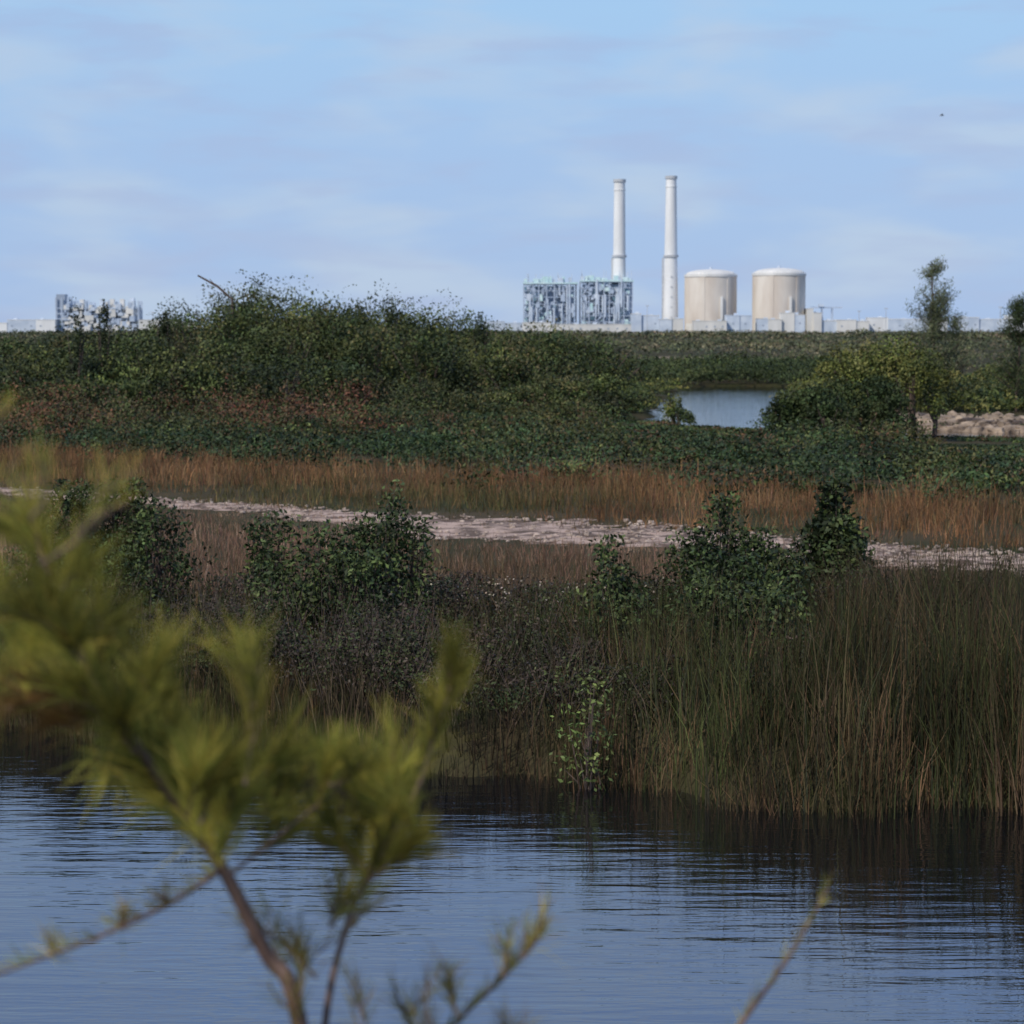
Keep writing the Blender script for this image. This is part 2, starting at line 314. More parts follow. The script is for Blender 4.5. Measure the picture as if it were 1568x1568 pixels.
for q in range(235):
    px=R.uniform(-120,1080); row=R.choice(4,p=[.2,.22,.26,.32])
    d=[98,105,114,124][row]+R.uniform(-3.5,3.5)
    if px>900: d=R.uniform(112,130) if px<1000 else R.uniform(122,150)
    if px>600 and row==0: d=R.uniform(106,114)
    x=W(px,d)
    if pond_d(x,d)<1.6: continue
    top=np.interp(px,prof_px,prof_y)
    zt=4-(top-505)/F*d
    zt=.3+(zt-.3)*[.5,.74,.93,1.][row]*R.uniform(.86,1.06)
    rr=R.uniform(1.0,2.3)
    w_=R.dirichlet([2,1.4,.9,1.6,.6])
    tree(acc,x,d,zt,rr,1350,.16,dk(GT,R.uniform(.55,1.4)),w_,R.uniform(.0,.45))
for q in range(170):
    px=R.uniform(-60,1010); d=R.uniform(95,112) if px<880 else R.uniform(108,118); x=W(px,d)
    if pond_d(x,d)<1.2: continue
    g=float(G(x,d)); h=R.uniform(.9,2.2) if px<850 else R.uniform(.6,1.1)
    crown(acc,(x,d,g+h*.42),(1.1,1.1,h*.55),12,420,.15,dk([(.03,.042,.016),(.043,.058,.02),(.06,.065,.024)],R.uniform(.6,1.3)),None,.35,.4,.28)  # understorey crowns; shade of the thicket's underside painted as darker greens
for px,yt,d in ((160,463,103),(118,474,100),(255,464,108),(735,475,118),(600,452,120)):
    tree(acc,W(px,d),d,4-(yt-505)/F*d,.5,700,.15,[(.03,.042,.018),(.045,.056,.023)],None,.6)
acc.build('tree_thicket',[M_leaf,M_bark])
acc=Acc(); d=112
tube(acc,[(W(362,d),d,2),(W(357,d),d,5.4),(W(335,d),d,6.0),(W(305,d),d,6.5)],[.08,.06,.06,.04])
tube(acc,[(W(333,d),d,6.0),(W(322,d),d+.2,6.35)],[.03,.012])
acc.build('dead_branch',M_bark)
# right-hand bushes by the pond
def bush_obj(name,parts,leafmat=M_leaf):
    acc=Acc()
    for (px,d,top,rr,n,leaf,cols,tp) in parts: tree(acc,W(px,d),d,4-(top-505)/F*d,rr,n,leaf,cols,None,tp,18)
    return acc.build(name,[leafmat,M_bark])
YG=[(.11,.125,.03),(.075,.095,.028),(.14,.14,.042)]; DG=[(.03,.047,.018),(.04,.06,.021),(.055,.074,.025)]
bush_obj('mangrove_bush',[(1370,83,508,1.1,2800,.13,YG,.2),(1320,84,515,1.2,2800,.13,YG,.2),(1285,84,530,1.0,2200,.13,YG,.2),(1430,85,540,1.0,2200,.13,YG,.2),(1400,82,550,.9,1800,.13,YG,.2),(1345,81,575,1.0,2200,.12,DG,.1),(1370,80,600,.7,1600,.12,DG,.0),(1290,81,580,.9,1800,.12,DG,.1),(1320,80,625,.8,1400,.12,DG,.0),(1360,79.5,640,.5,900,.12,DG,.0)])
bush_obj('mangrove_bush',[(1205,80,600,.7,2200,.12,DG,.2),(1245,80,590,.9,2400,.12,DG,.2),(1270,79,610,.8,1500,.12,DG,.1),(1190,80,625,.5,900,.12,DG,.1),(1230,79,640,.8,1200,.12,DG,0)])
bush_obj('mangrove_bush',[(1032,100,600,.4,800,.12,YG,.3),(1045,99.5,622,.55,800,.12,DG,.2)])
bush_obj('mangrove_bush',[(860,102,575,1.5,2400,.13,GT,.2),(810,100,590,1.5,2400,.13,GT,.2),(750,99,595,1.4,2000,.13,GT,.2),(900,106,612,.8,1000,.13,GT,.2)])
def casuarina(name,x,y,H,rr,n,col):
    acc=Acc(); g=float(G(x,y)); nb=60
    tube(acc,[(x,y,g-.1),(x+.1,y,g+H*.5),(x-.05,y,g+H)],[.10,.05,.012],m=1)
    for q in range(nb):
        f=R.uniform(.12,1.); a=R.uniform(0,6.28); L_=rr*(1.1-f)*R.uniform(.5,1.2)+.3
        p0=np.array([x,y,g+H*f*.95]); p1=p0+np.array([np.cos(a)*L_,np.sin(a)*L_,L_*R.uniform(.4,1.)])
        tube(acc,[p0,(p0+p1)/2-np.array([0,0,.05]),p1],[.025,.015,.005],seg=4,m=1)
        m_=int(n/nb); tpar=R.uniform(.1,1.1,m_)[:,None]; P=p0+(p1-p0)*tpar+tnorm(m_,2)*.17
        C=pal(m_,col,None,.35); leaves(acc,P,.2,C,-.3,.15,0,droop=1.2)
    return acc.build(name,[M_leaf,M_bark])
CG=[(.10,.12,.055),(.15,.16,.085),(.07,.09,.05)]
casuarina('casuarina_tree',W(1425,112),112,6.9,1.7,11500,CG)
casuarina('casuarina_tree',W(1556,112),112,5.3,1.2,7500,DG)
casuarina('casuarina_tree',W(1462,150),150,4.8,.9,3000,DG)
# middle-distance and far scrub
acc=Acc()
def scrub(n,px0,px1,d0,d1,hr,rr,leaf,nl,cols,keep=None,pdm=1.3):
    for q in range(n):
        d=math.exp(R.uniform(math.log(d0),math.log(d1))); x=W(R.uniform(px0,px1),d)
        if pond_d(x,d)<pdm: continue
        if abs(strip(x,d))<14 and 16<x<42: continue
        if keep and not keep(x,d): continue
        h=R.uniform(*hr); r_=R.uniform(*rr); g=float(G(x,d))
        cc=cols if wob(x,d,.06 if d>200 else .3,3.)<.1 else [(c[0]*1.5,c[1]*1.35,c[2]*1.3) for c in cols]
        crown(acc,(x,d,g+h*.35),(r_,r_,h*.65),9,nl,leaf,cc,None,.35,.3,.3)
FG_HAZE=[(.075,.09,.045),(.105,.115,.06),(.06,.075,.045),(.14,.125,.08)]  # far scrub greens, lightened to carry painted distance haze
scrub(110,980,1300,165,184,(1.1,1.6),(1.,1.9),.2,300,DG,None,.6)
scrub(190,650,1400,184,222,(1.,1.7),(1.5,3),.28,240,DG)
scrub(220,890,1085,108,172,(.25,.55),(.6,1.2),.16,170,DG+YG,None,.6)
scrub(90,1160,1300,108,170,(.3,.8),(.6,1.2),.16,170,YG,None,.6)
scrub(160,1080,1650,112,180,(.5,1.2),(.8,1.8),.2,220,YG,lambda x,d:x>.13*d)
scrub(150,1400,1700,103,170,(.6,1.5),(.8,1.8),.2,260,DG+YG,lambda x,d:d>106)
scrub(200,-100,1700,222,320,(.5,1.1),(2,4),.3,150,FG_HAZE)
scrub(380,-200,1750,325,700,(.8,1.7),(3,7),.5,130,FG_HAZE)
scrub(480,-200,1750,700,1750,(1.4,3.4),(6,15),1.1,140,FG_HAZE)
acc.build('scrubland',M_leaf)
# ------------------------------------------------------------------ near bushes on the bank
BG=[(.033,.05,.018),(.047,.068,.022),(.062,.083,.027),(.022,.032,.014)]
def nbush(name,stems,leaf=.065,cols=BG):
    acc=Acc()
    for (x,y,zt,rr,n) in stems:
        g=float(G(x,y)); H=zt-g; K=max(12,int(n/40))
        u=R.uniform(.22,1,K); a=R.uniform(0,6.28,K); rad=rr*(1.05-.7*u**2)*np.sqrt(R.uniform(.15,1,K))*R.uniform(.8,1.35,K)
        CC=np.column_stack([x+rad*np.cos(a),y+rad*np.sin(a),g+H*(u*.97)])
        for c in CC:
            mid=np.array([x,y,g])*.45+c*.55+R.normal(size=3)*.04
            tube(acc,[(x+R.normal()*.04,y+R.normal()*.04,g-.05),mid,c],[.012,.008,.003],seg=4,m=1)
        k=R.randint(0,K,n); cc=pal(K,cols,None,.45)
        P=CC[k]+tnorm(n,2)*np.array([.085,.085,.1]); P[:,2]=np.minimum(P[:,2],zt+.05)
        leaves(acc,P,leaf,cc[k]*R.uniform(.6,1.55,(n,1)),.4,.5,0)
    return acc.build(name,[M_leaf,M_bark])
def st(px,d,yt,rr,n): return (W(px,d),d,4-(yt-505)/F*d,rr,n)
nbush('buttonwood_bush',[st(110,29,742,.55,3000),st(180,29.3,738,.6,3200),st(240,28.8,770,.5,2200),st(70,28.6,790,.5,1800),st(160,27.5,830,.8,2600)])
nbush('buttonwood_bush',[st(600,27.5,742,.2,900),st(570,27,790,.4,1900),st(490,26.6,805,.5,2200),st(415,27,790,.35,1500),st(640,27.2,800,.22,900),st(540,26,850,.7,2400),st(440,26,870,.5,1600)])
nbush('buttonwood_bush',[st(930,26,828,.2,900),st(940,25.5,870,.36,1300),st(970,25,920,.4,1000)])
nbush('buttonwood_bush',[st(1105,27,760,.33,1800),st(1060,26.6,820,.42,2100),st(1160,26.8,815,.45,2300),st(1120,25.5,850,.75,3400),st(1200,26.2,850,.4,1700),st(1170,24.0,900,.6,2600),st(1080,24.2,900,.4,1700)])
nbush('buttonwood_bush',[st(1280,29,742,.3,1900),st(1290,28.5,800,.38,2000),st(1255,28.8,800,.32,1400)],.085)
nbush('buttonwood_bush',[(W(905,20.9),20.9,.98,.2,380)],.055,[(.10,.125,.035),(.07,.095,.03)])
# dark scrub between the reeds
acc=Acc(); PS=dk([(.04,.03,.023),(.052,.042,.032),(.03,.042,.016),(.07,.052,.04),(.045,.05,.022),(.05,.065,.023)],.9)
for q in range(700):
    y=R.uniform(22.,30.5); px=R.uniform(-40,1620); x=W(px,y)
    s=y-shore(x)
    if s<.7: continue
    if px>980 and R.rand()<.25: continue
    topy=np.interp(px,[0,300,650,760,950,1200,1300,1568],[880,860,865,880,880,880,862,862])+R.uniform(0,90)+max(0,27-y)*(15 if px<650 else 25)
    zt=4-(topy-505)/F*y; 
    if zt<.6: continue
    g=float(G(x,y)); h=zt-g; rr=R.uniform(.25,.5)
    cc=[PS[i_] for i_ in R.choice(len(PS),3,replace=False)]
    crown(acc,(x,y,g+h*.5),(rr,rr,h*.5),16,340,.042,cc,None,.45,.3,.26)
    for e_ in range(5):
        a=R.uniform(0,6.28); tube(acc,[(x,y,g),(x+.2*np.cos(a),y+.2*np.sin(a),g+h*.6),(x+.35*np.cos(a),y+.35*np.sin(a),zt+R.uniform(-.1,.14))],[.006,.004,.0015],seg=3,m=1)
n=350; y_=R.uniform(25,30,n); P=np.column_stack([R.uniform(-1.5,2.2,n),y_,4-.103*y_+R.uniform(-.25,.02,n)]); leaves(acc,P,.03,pal(n,[(.3,.25,.2)],None,.3),.5,.6)
acc.build('marsh_scrub',[M_leaf,M_bark])
# ------------------------------------------------------------------ foreground casuarina sapling
acc=Acc(); 
def fp(px,py,d): return np.array([W(px,d),d,4-(py-505)/F*d*1.012])
def needles(p0,p1,n,ln,up,cols,spread=.5,w=.0016):
    p0=np.array(p0);p1=np.array(p1); ax=unit(p1-p0)
    t_=R.uniform(0,1,n)[:,None]; P=p0+(p1-p0)*t_
    d=unit(ax*.9+np.array([0,0,1])*up+R.normal(size=(n,3))*spread)
    l=ln*R.uniform(.5,1.2,(n,1)); sag=np.array([0,0,-1])*l*R.uniform(0,.22,(n,1))
    q1=P+d*l*.5+sag*.1; q2=P+d*l+sag
    s=unit(np.cross(d,R.normal(size=(n,3))+np.array([0,2.,0])))*w/2
    V=np.stack([P-s,P+s,q1-s*.9,q1+s*.9,q2-s*.3,q2+s*.3],1); i=np.arange(n)[:,None]*6
    C=np.repeat(pal(n,cols,None,.45),6,0)
    acc.add(V,np.concatenate([i+np.array([[0,1,3,2]]),i+np.array([[2,3,5,4]])],0),C,0)
NG=[(.36,.31,.055),(.25,.25,.05),(.42,.36,.08),(.17,.19,.04)]; NB=[(.30,.17,.06),(.25,.17,.055)]
def branch(pts,r0,r1,seg=24):
    L_=smooth_line(pts,seg); tube(acc,L_,np.linspace(r0,r1,seg),m=1,seg=7); return L_
g=float(G(W(520,3),3.0))
main=branch([(W(560,3),3.05,g-.05),(W(500,3),3.03,g+.5),fp(450,1560,3.0),fp(400,1460,3.),fp(335,1330,2.97),fp(280,1250,2.95),fp(205,1140,2.9),fp(140,1040,2.88),fp(80,900,2.9),fp(45,790,2.92)],.013,.0025,60)
b2=branch([fp(480,1700,3.03),fp(500,1520,3.05),fp(545,1370,3.08),fp(610,1260,3.1),fp(660,1150,3.12),fp(690,1030,3.14)],.0055,.0015)
b3=branch([fp(335,1330,2.97),fp(250,1385,2.9),fp(130,1440,2.85),fp(-30,1500,2.8)],.0036,.0016)
b4=branch([fp(345,1340,2.97),fp(420,1280,3.0),fp(520,1200,3.05)],.003,.0012)
b5=branch([fp(640,1640,3.1),fp(700,1568,3.1),fp(770,1500,3.12),fp(830,1430,3.12)],.0032,.0012)
b6=branch([fp(1080,1660,3.2),fp(1150,1560,3.2),fp(1220,1460,3.2),fp(1275,1360,3.2)],.0045,.0015)
def spray(base,tip,n,ln,cols=NG,spread=.3,up=.5):
    """a leafy shoot: thin twig with two or three side twigs, needles along all of them"""
    base=np.array(base); tip=np.array(tip); f=R.uniform(.55,1.3); cc=dk(cols,f); Lg=np.linalg.norm(tip-base)
    axes=[(base,tip,1.)]
    for q in range(3):
        t0=R.uniform(.15,.7); b0=base+(tip-base)*t0; axes.append((b0,b0+unit((tip-base)/Lg+R.normal(size=3)*np.array([.45,.45,.2]))*Lg*R.uniform(.35,.6),.5))
    for (a0,a1,wt) in axes:
        L_=branch([a0,(a0+a1)/2+R.normal(size=3)*.006,a1],.0018*wt+.0004,.0006,7)
        for q,(a,b_) in enumerate(zip(L_[:-1],L_[1:])):
            needles(a,b_,int(n*wt*.5/6*(1.25-.08*q)),ln*(1.05-.05*q),up,cc,spread,.0011)
S=[((300,1270),(250,1090)),((340,1290),(290,1130)),((330,1320),(385,1060)),((250,1200),(200,1020)),((215,1150),(235,1050)),
   ((150,1050),(60,980)),((120,990),(20,930)),((100,940),(60,900)),((60,850),(10,800)),((170,1090),(70,1040)),((180,1100),(150,1180)),((260,1220),(180,1170)),((140,1040),(180,950)),
   ((370,1200),(395,1010)),((300,1260),(330,1150)),((90,900),(130,870)),((180,1110),(250,1000)),((280,1250),(300,1180)),((360,1260),(420,1150)),
   ((-60,1000),(-10,900)),((-80,1100),(0,1020)),((40,1080),(20,980)),((320,1310),(340,1230)),((270,1240),(230,1200)),((240,1190),(270,1110)),((200,1150),(160,1090)),((330,1280),(360,1180)),((290,1250),(210,1150)),((120,1010),(100,920)),((380,1090),(385,980)),((230,1170),(190,1100)),((310,1300),(260,1230)),((330,1330),(300,1250))]
for (a,c) in S:
    d=R.uniform(2.75,3.15); spray(fp(*a,d),fp(*c,d+R.uniform(-.08,.08)),R.randint(130,260),.085,spread=.36)
for (a,c) in [((600,1270),(600,1130)),((640,1200),(675,1080)),((570,1320),(560,1180)),((610,1260),(650,1140)),((660,1150),(693,1050)),((545,1370),(600,1250)),((500,1200),(560,1150)),((420,1280),(450,1190)),((560,1330),(620,1210)),((620,1240),(590,1160)),((560,1360),(540,1250)),((640,1290),(600,1220)),((560,1350),(640,1290)),((540,1340),(490,1250)),((600,1290),(530,1210)),((480,1240),(500,1160)),((580,1340),(600,1290)),((420,1290),(470,1240)),((500,1420),(560,1340)),((450,1260),(420,1180)),((520,1210),(500,1150)),((390,1300),(440,1260)),((680,1080),(692,1010))]:
    d=R.uniform(2.95,3.2); spray(fp(*a,d),fp(*c,d),R.randint(100,200),.07,spread=.38)
for (a,c) in [((430,1500),(400,1400)),((400,1460),(370,1420)),((450,1560),(470,1440)),((470,1640),(430,1500)),((520,1450),(560,1380)),((650,1640),(650,1500)),((770,1500),(780,1430)),((800,1470),(835,1400)),((560,1640),(540,1500)),((480,1500),(430,1440)),((500,1420),(520,1340)),((640,1600),(600,1520)),((700,1560),(680,1480)),((780,1640),(770,1560))]:
    d=R.uniform(2.95,3.12); spray(fp(*a,d),fp(*c,d),60,.055,NG+NB,.5)
for L_,n_ in ((b3,14),(b5,20),(b6,8)):
    for a,b_ in zip(L_[::1][:-1],L_[1:]): needles(a,b_,n_//3+1,.035,.8,NG+NB,.4)
for px,py in ((60,1465),(170,1425),(240,1390)): spray(fp(px,py,2.87),fp(px+8,py-30,2.87),40,.035,NB+NG,.5)
for a,b_ in zip(main[26:-1],main[27:]): needles(a,b_,16,.09,.5,NG,.5)
for (a,c) in [((160,1080),(30,1040)),((150,1090),(60,1110)),((130,1050),(20,1080))]: spray(fp(*a,2.9),fp(*c,2.85),150,.07,NB)
for (a,c) in [((-40,720),(10,620)),((-60,800),(30,700)),((45,790),(60,700)),((140,760),(210,710)),((60,860),(190,760))]: spray(fp(*a,2.3),fp(*c,2.3),26,.05,NG)
acc.build('casuarina_sapling',[M_needle,M_bark_red])
# ------------------------------------------------------------------ power station
D=1930.; sc=D/F
def bx(acc,x0,x1,y0,y1,z0,z1,m=0):
    V=[(x0,y0,z0),(x1,y0,z0),(x1,y1,z0),(x0,y1,z0),(x0,y0,z1),(x1,y0,z1),(x1,y1,z1),(x0,y1,z1)]
    acc.add(V,[(0,3,2,1),(4,5,6,7),(0,1,5,4),(1,2,6,5),(2,3,7,6),(3,0,4,7)],(1,1,1),m)
def lathe(acc,prof,cx,cy,seg=40,mats=None):
    a=np.linspace(0,2*np.pi,seg,endpoint=False)
    for q,((r0,z0),(r1,z1)) in enumerate(zip(prof[:-1],prof[1:])):
        V=[(cx+r0*np.cos(t),cy+r0*np.sin(t),z0) for t in a]+[(cx+r1*np.cos(t),cy+r1*np.sin(t),z1) for t in a]
        acc.add(V,[(k,(k+1)%seg,seg+(k+1)%seg,seg+k) for k in range(seg)],(1,1,1),(mats[q] if mats else 0))
M_white=noisy_mat('stack_paint',(.70,.71,.71),(.82,.83,.83),.12,.7,5,(1,1,.25))
M_band=noisy_mat('band_grey',(.42,.44,.47),(.54,.56,.58),.3,.7)
M_cream=noisy_mat('containment_concrete',(.58,.51,.44),(.72,.67,.60),.08,.85,7,(1,1,.35))
M_pale=noisy_mat('pale_concrete',(.60,.60,.58),(.74,.73,.70),.1,.8,6,(1,1,.4))
M_steel=noisy_mat('hazed_steel',(.36,.44,.56),(.48,.56,.68),.2,.6)  # aerial haze painted in: steel lightened towards blue-grey
M_equip=noisy_mat('hazed_equipment',(.46,.54,.65),(.62,.69,.78),.15,.6)  # equipment colour paled and blued to stand in for distance haze
M_teal=noisy_mat('teal_cladding',(.46,.68,.70),(.66,.81,.82),.15,.6)
M_dark=noisy_mat('hazed_dark',(.26,.32,.42),(.34,.40,.48),.5,.5)  # darks lifted to blue-grey, haze put into the colour to soften contrast
def chimney(px,top,rb,rt):
    acc=Acc(); x=W(px,D); zt=4+(505-top)*sc; zb=4+(505-392)*sc; r=lambda z: rb+(rt-rb)*z/zt
    prof=[(rb*1.15,0),(rb*1.15,4),(rb,4.01),(r(zb-1.6),zb-1.6),(r(zb)+.9,zb-1.5),(r(zb)+.9,zb+.3),(r(zb),zb+.4),(r(zt-9),zt-9),(r(zt-9)+.3,zt-8.9),(r(zt-7.8)+.3,zt-7.8),(r(zt-7),zt-7.7),(r(zt-2.4),zt-2.4),(rt+.7,zt-2.3),(rt+.7,zt),(rt-.8,zt),(rt-.9,zt-6)]
    lathe(acc,prof,x,D,48,[0,0,0,1,1,1,0,0,0,0,0,1,1,0,1])
    bx(acc,x-rb-.8,x-rb*.9,D-.6,D+.6,0,zb-2,1)
    for q in range(6): bx(acc,x-.5,x+.5,D-rb-.3,D-rb*.8+.2,6+q*8,6.5+q*8,1)
    return acc.build('chimney_stack',[M_white,M_band])
chimney(947.5,277,5.6,4.3); chimney(1026,272,6.2,4.1)
def containment(px,top,r):
    acc=Acc(); x=W(px,D); zt=4+(505-top)*sc; zw=zt-4.2
    prof=[(r,0),(r,9),(r+.02,9.01),(r,zw-2.2),(r+.5,zw-2.1),(r+.5,zw-.3),(r-.8,zw)]+[((r-.8)*math.cos(a),zw+4.2*math.sin(a)) for a in np.linspace(.12,math.pi/2-.01,9)]
    lathe(acc,prof,x,D,96,[1,1,0,0,1,1]+[1]*9)
    for k in range(6):
        a=k*math.pi/3+.15; c,s=math.cos(a),math.sin(a)
        cx,cy=x+c*(r+.0),D+s*(r+.0); t_=np.array([-s,c,0])*1.5; n_=np.array([c,s,0])*.35
        P0=np.array([cx,cy,0]); V=[P0-t_-n_,P0+t_-n_,P0+t_+n_,P0-t_+n_]; V+= [v_+np.array([0,0,zw-2.3]) for v_ in V]
        acc.add(V,[(0,3,2,1),(4,5,6,7),(0,1,5,4),(1,2,6,5),(2,3,7,6),(3,0,4,7)],(1,1,1),0)
    lathe(acc,[(1.1,zt-.3),(1.1,zt+1.6),(.02,zt+1.8)],x,D,12,[2,2])
    for k in range(40):
        a=k/40*6.283; bx(acc,x+(r+.2)*math.cos(a)-.1,x+(r+.2)*math.cos(a)+.1,D+(r+.2)*math.sin(a)-.1,D+(r+.2)*math.sin(a)+.1,zw-.3,zw+1.0,2)
    bx(acc,x+r*.62,x+r*.86,D-6,D-2,zw,zw+2.6,2)
    bx(acc,x-5,x+1,D-r-2.5,D-r*.9,0,10,1); bx(acc,x-4,x,D-r-2.7,D-r-2.5,1,8,2)
    bx(acc,x+6,x+8,D-r-.2,D-r*.85,12,30,1)
    return acc.build('containment_building',[M_cream,M_pale,M_equip,M_steel])
containment(1087,413,20.6); containment(1191,411,21.0)
def boiler(pxa,pxb,top,seedm):
    acc=Acc(); x0,x1=W(pxa,D),W(pxb,D); H=4+(505-top)*sc; y0,y1=D-18,D+16; nx=8; nz=9
    xs_=np.linspace(x0,x1,nx); xs_[1:-1]+=R.uniform(-1.2,1.2,nx-2); ysr=np.linspace(y0,y1,4); zs=np.linspace(0,H*.86,nz); zs[1:-1]+=R.uniform(-.8,.8,nz-2)
    for a in xs_:
        for b_ in ysr: bx(acc,a-.4,a+.4,b_-.4,b_+.4,0,H*.86+R.uniform(0,3),0)
    for z in zs[1:]:
        for b_ in ysr:
            if R.rand()<.75: bx(acc,x0-.4,x1+.4,b_-.3,b_+.3,z-.45,z+.12,0)
        for a in xs_: bx(acc,a-.3,a+.3,y0,y1,z-.44,z+.06,0)
        bx(acc,x0+.5,x1-.5,y0+8,y1-1,z-.1,z+.0,1)
    for k in range(nz-1):
        for a in (0,2,5):
            p=np.array([xs_[a],y0-.5,zs[k]]); q=np.array([xs_[a+1],y0-.5,zs[k+1]])
            if (k+a)%2: p[0],q[0]=q[0],p[0]
            tube(acc,[p,(p+q)/2,q],.25,(1,1,1),4,0)
    for k in range(260):
        cx=R.uniform(x0+1,x1-2); cz=R.uniform(1,H*.8); w_=R.uniform(.6,4); h_=R.uniform(.6,6); yy_=R.uniform(y0-1.5,y0+8)
        bx(acc,cx-w_/2,cx+w_/2,yy_,yy_+R.uniform(1,5),cz,min(cz+h_,H*.9),R.choice([1,0,0,2,0,3]))
    for k in range(14):
        cx=R.uniform(x0+2,x1-2); z0_=R.uniform(0,H*.5); tube(acc,[(cx,y0-.8,z0_),(cx,y0-.8,z0_+8),(cx,y0-.8,min(z0_+R.uniform(9,24),H*.9))],R.uniform(.3,.9),(1,1,1),8,1)
    bx(acc,x0+2,x1-2,y0+6.5,y1-3,0,H*.83,0)
    for k in range(11):
        cx=x0+(k+.5)/11*(x1-x0)+R.uniform(-1,1); w_=R.uniform(.8,2.8); bx(acc,cx-w_,cx+w_*.7,y0+R.uniform(0,3),y0+14+R.uniform(0,1),H*.86+.2,H*R.uniform(.88,1.0),R.choice([2,2,1]))
    for k in range(14):
        cx=R.uniform(x0,x1); bx(acc,cx-.2,cx+.2,y0+3,y0+3.4,H*.86,H*R.uniform(.98,1.06),1)
    bx(acc,x0-1,x1+1,y0-1,y0+.2,H*.86+.3,H*.86+1.4,2)
    return acc
a_=boiler(802,882,424,0); a_.build('boiler_structure',[M_steel,M_equip,M_teal,M_dark])
a_=boiler(888,966,420,1); a_.build('boiler_structure',[M_steel,M_equip,M_teal,M_dark])
def low_building(name,px0,px1,top,depth=20,d=D-30,mat=M_pale,bays=8,par=.5):
    acc=Acc(); x0,x1=W(px0,d),W(px1,d); z=4+(505-top)*d/F
    k_=max(1,bays//5); cuts=np.sort(np.concatenate([[x0,x1],x0+(x1-x0)*(np.arange(1,k_+1)/(k_+1)+R.uniform(-.3,.3,k_)/(k_+1))])); hs_=z*R.uniform(.78,1.,len(cuts)-1)
    for a,b_,h in zip(cuts[:-1],cuts[1:],hs_):
        o=R.uniform(0,3); bx(acc,a,b_-.01,d+o,d+depth+o,0,h,R.choice([0,0,3])); bx(acc,a-.2,b_+.18,d-.2+o,d+depth+.2+o,h+.003,h+par,0)
        nw=max(1,int((b_-a)/6))
        for k in range(nw):
            if R.rand()<.5: continue
            c=a+(k+.5)/nw*(b_-a); bx(acc,c-.7,c+.7,d+o-.12,d+o+.3,h*.55,h*.55+1.1,2)
        c=a+(b_-a)*R.uniform(.2,.8); bx(acc,c-1.2,c+1.8,d+6,d+9,h+par,h+par+R.uniform(.5,1.6),3)
    return acc.build(name,[mat,M_band,M_dark,M_equip])
low_building('turbine_hall',966,1010,480,mat=M_pale); low_building('switchgear_building',1010,1046,487,d=D-45)
low_building('auxiliary_building',1062,1112,486,d=D-60,bays=6); low_building('auxiliary_building',1112,1150,480,d=D-55,bays=5,mat=M_equip)
low_building('auxiliary_building',1160,1196,484,d=D-60,bays=5); low_building('auxiliary_building',1196,1232,477,d=D-58,bays=5)
low_building('auxiliary_building',1235,1257,472,d=D-20,bays=3); low_building('warehouse',1257,1330,488,d=D-20,bays=12)
low_building('warehouse',1330,1450,485,d=D-10,bays=14,mat=M_white); low_building('warehouse',1462,1640,483,d=D+20,bays=18,mat=M_white)
low_building('switchgear_building',740,800,492,d=D+10,bays=8,mat=M_equip); low_building('switchgear_building',800,966,494,d=D-60,bays=12,mat=M_pale)
acc=Acc(); xa,xb=W(1240,D),W(1288,D)
bx(acc,xa,xb,D-1,D+1,4+35*sc-1.2,4+35*sc,0)
for q in (xa+1,xa+9,xb-8): bx(acc,q-.5,q+.5,D-3,D-2,0,4+35*sc-1.2,0); bx(acc,q-.5,q+.5,D+2,D+3,0,4+35*sc-1.2,0)
bx(acc,xa+6,xa+10,D-2,D+2,4+35*sc,4+35*sc+2,1); acc.build('gantry_crane',[M_steel,M_equip])
# left plant
acc=Acc(); x0,x1=W(88,D),W(214,D); H=4+54*sc
for k in range(15):
    c=x0+k/14*(x1-x0); hh=H*(R.uniform(.85,1) if k<3 else R.uniform(.66,.9))
    for yy_ in (D,D+9,D+18): bx(acc,c-.45,c+.45,yy_-.45,yy_+.45,0,hh,0)
for k in range(1,6): bx(acc,x0-.5,x1+.5,D-.35,D+.35,H*k/7.6-.4,H*k/7.6+.3,0)
bx(acc,x0,x0+7,D+2,D+14,0,H,3); bx(acc,x0+7.01,x1,D+6,D+16,0,H*.68,2)
for k in range(130):
    c=R.uniform(x0+7,x1-3); z=R.uniform(0,H*.7); w_=R.uniform(.8,2.5); bx(acc,c-w_,c+w_,D-1-R.uniform(0,1.5),D+R.uniform(4,10),z,z+R.uniform(1,5),R.choice([1,2,2,0]))
for k in range(7):
    c=x0+12+k*8; bx(acc,c-1.5,c+1.8,D+3,D+8,H*.68,H*R.uniform(.75,.95),R.choice([1,2]))
acc.build('steam_generator_building',[M_steel,M_equip,M_pale,M_dark])
low_building('warehouse',-30,86,490,d=D-10,bays=14,mat=M_white); low_building('warehouse',214,300,490,d=D-10,bays=8,mat=M_pale)
for px,top in ((1300,478),(1340,474),(1510,472),(985,470),(250,480)):
    acc=Acc(); x=W(px,D); tube(acc,[(x,D-50,0),(x,D-50,10),(x,D-50,4+(505-top)*sc)],[.3,.25,.18],(1,1,1),6); bx(acc,x-1.3,x+1.3,D-50.4,D-49.6,4+(505-top)*sc,4+(505-top)*sc+.6); acc.build('light_mast',[M_band])
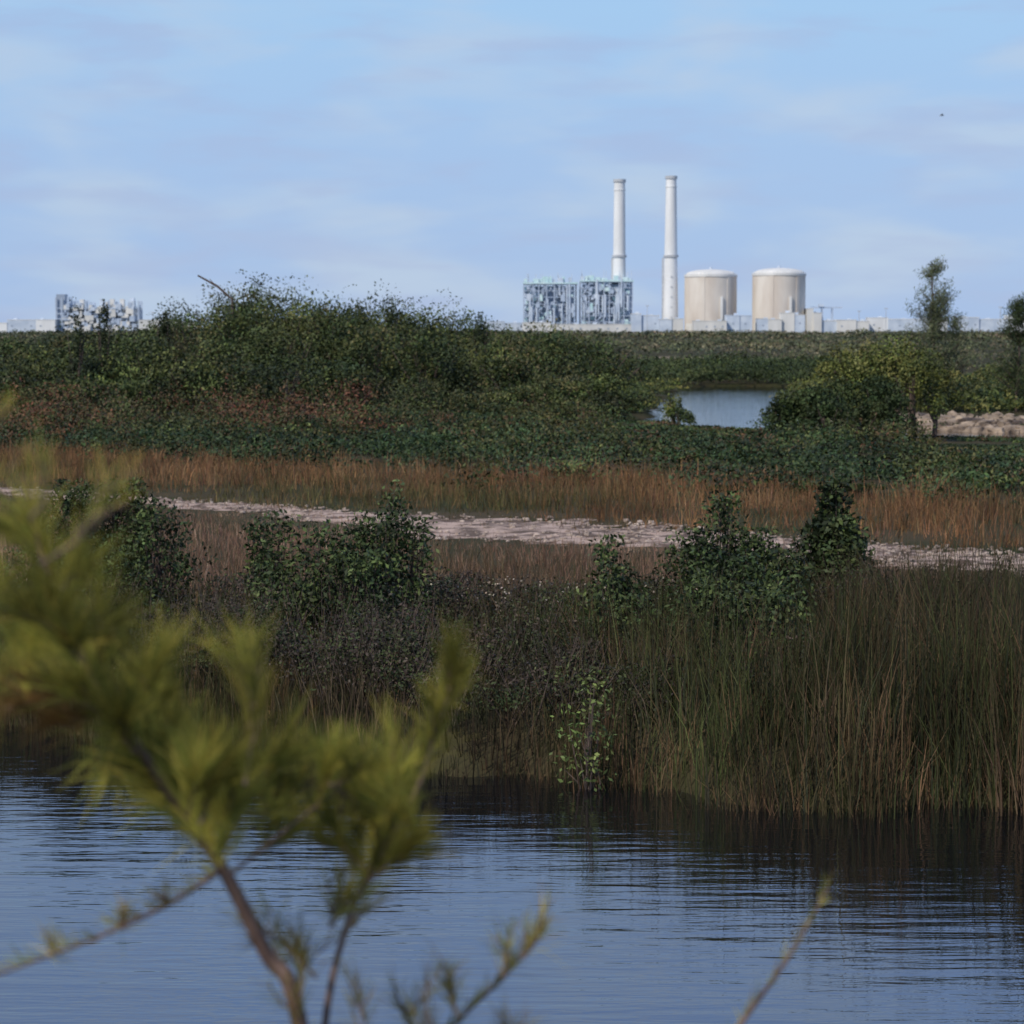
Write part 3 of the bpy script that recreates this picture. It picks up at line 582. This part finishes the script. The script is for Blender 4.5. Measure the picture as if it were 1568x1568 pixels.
def bird(px,py,d,s):
    acc=Acc(); x=W(px,d); z=4+(505-py)/F*d
    tube(acc,smooth_line([(x-.5*s,d,z),(x-.2*s,d,z+.02*s),(x+.2*s,d,z+.02*s),(x+.5*s,d,z+.06*s)],9),np.array([.01,.05,.09,.1,.1,.09,.06,.05,.01])*s,(.05,.05,.05),8)
    for sg in (-1,1):
        V=[(x-.15*s,d,z+.06*s),(x+.2*s,d,z+.06*s),(x+.12*s,d+sg*.45*s,z+.3*s),(x-.1*s,d+sg*.45*s,z+.3*s),(x-.02*s,d+sg*.95*s,z+.22*s),(x-.12*s,d+sg*.95*s,z+.22*s)]
        acc.add(V,[(0,1,2,3),(3,2,4,5)],(.05,.05,.05))
    return acc.build('bird',[M_dark])
bird(1436,181,150,.36)
# ------------------------------------------------------------------ world, sun, camera
w=bpy.data.worlds.new('World'); scene.world=w; w.use_nodes=True; nt=w.node_tree; N=nt.nodes; L=nt.links
bg=N['Background']; bg.inputs['Strength'].default_value=.1
EL=math.radians(42); AZ=math.radians(222)
sky=N.new('ShaderNodeTexSky'); sky.sky_type='NISHITA'; sky.sun_disc=False; sky.sun_elevation=EL; sky.sun_rotation=AZ; sky.air_density=1.; sky.dust_density=.3; sky.ozone_density=3
tc=N.new('ShaderNodeTexCoord'); sx=N.new('ShaderNodeSeparateXYZ'); L.new(tc.outputs['Generated'],sx.inputs[0])
gr=N.new('ShaderNodeValToRGB'); e=gr.color_ramp.elements
e[0].position=0; e[0].color=(.36,.51,.80,1); e[1].position=1; e[1].color=(.12,.18,.36,1)
for p_,c_ in ((.07,(.37,.54,.83,1)),(.13,(.38,.60,.88,1)),(.2,(.36,.56,.95,1)),(.36,(.29,.47,.92,1)),(.6,(.14,.22,.47,1))):
    q=gr.color_ramp.elements.new(p_); q.color=c_
L.new(sx.outputs['Z'],gr.inputs[0])
def cloud(scale,ns,lo,hi,amt,col,prev,off=0,det=3.5,dist=.2):
    mp=N.new('ShaderNodeMapping'); mp.inputs['Scale'].default_value=scale; mp.inputs['Location'].default_value=(off,off,off); no=N.new('ShaderNodeTexNoise'); no.inputs['Scale'].default_value=ns; no.inputs['Detail'].default_value=det; no.inputs['Roughness'].default_value=.5; no.inputs['Distortion'].default_value=dist
    L.new(tc.outputs['Generated'],mp.inputs[0]); L.new(mp.outputs[0],no.inputs['Vector'])
    mr=N.new('ShaderNodeMapRange'); mr.interpolation_type='SMOOTHSTEP'; mr.inputs['From Min'].default_value=lo; mr.inputs['From Max'].default_value=hi; mr.inputs['To Max'].default_value=amt; L.new(no.outputs['Fac'],mr.inputs['Value'])
    mc=N.new('ShaderNodeMix'); mc.data_type='RGBA'; mc.inputs['B'].default_value=col; L.new(mr.outputs[0],mc.inputs['Factor']); L.new(prev,mc.inputs['A']); return mc.outputs['Result']
c1=cloud((6,6,20),1.7,.42,.68,.8,(.49,.61,.79,1),gr.outputs[0])
c2=cloud((9,9,42),1.8,.46,.75,.6,(.39,.49,.74,1),c1,3.7)
sc_=N.new('ShaderNodeVectorMath'); sc_.operation='SCALE'; sc_.inputs['Scale'].default_value=10; L.new(c2,sc_.inputs[0])
m2=N.new('ShaderNodeMix'); m2.data_type='RGBA'; m2.inputs['Factor'].default_value=.9; L.new(sky.outputs[0],m2.inputs['A']); L.new(sc_.outputs[0],m2.inputs['B'])
L.new(m2.outputs['Result'],bg.inputs['Color'])
sl=bpy.data.lights.new('sun','SUN'); sl.energy=3.2; sl.angle=math.radians(.5); sl.color=(1,.92,.80)
so=link(bpy.data.objects.new('sun',sl)); dv=Vector((math.sin(AZ)*math.cos(EL),math.cos(AZ)*math.cos(EL),math.sin(EL))); so.rotation_euler=dv.to_track_quat('Z','Y').to_euler()
cam=bpy.data.cameras.new('camera'); co=link(bpy.data.objects.new('camera',cam)); scene.camera=co
co.location=(0,0,4); co.rotation_euler=(math.radians(90-4.31),0,0); cam.lens=85; cam.sensor_width=36; cam.clip_start=.1; cam.clip_end=30000
cam.dof.use_dof=True; cam.dof.focus_distance=15; cam.dof.aperture_fstop=6.3
scene.view_settings.view_transform='Standard'; scene.view_settings.look='None'; scene.view_settings.exposure=0
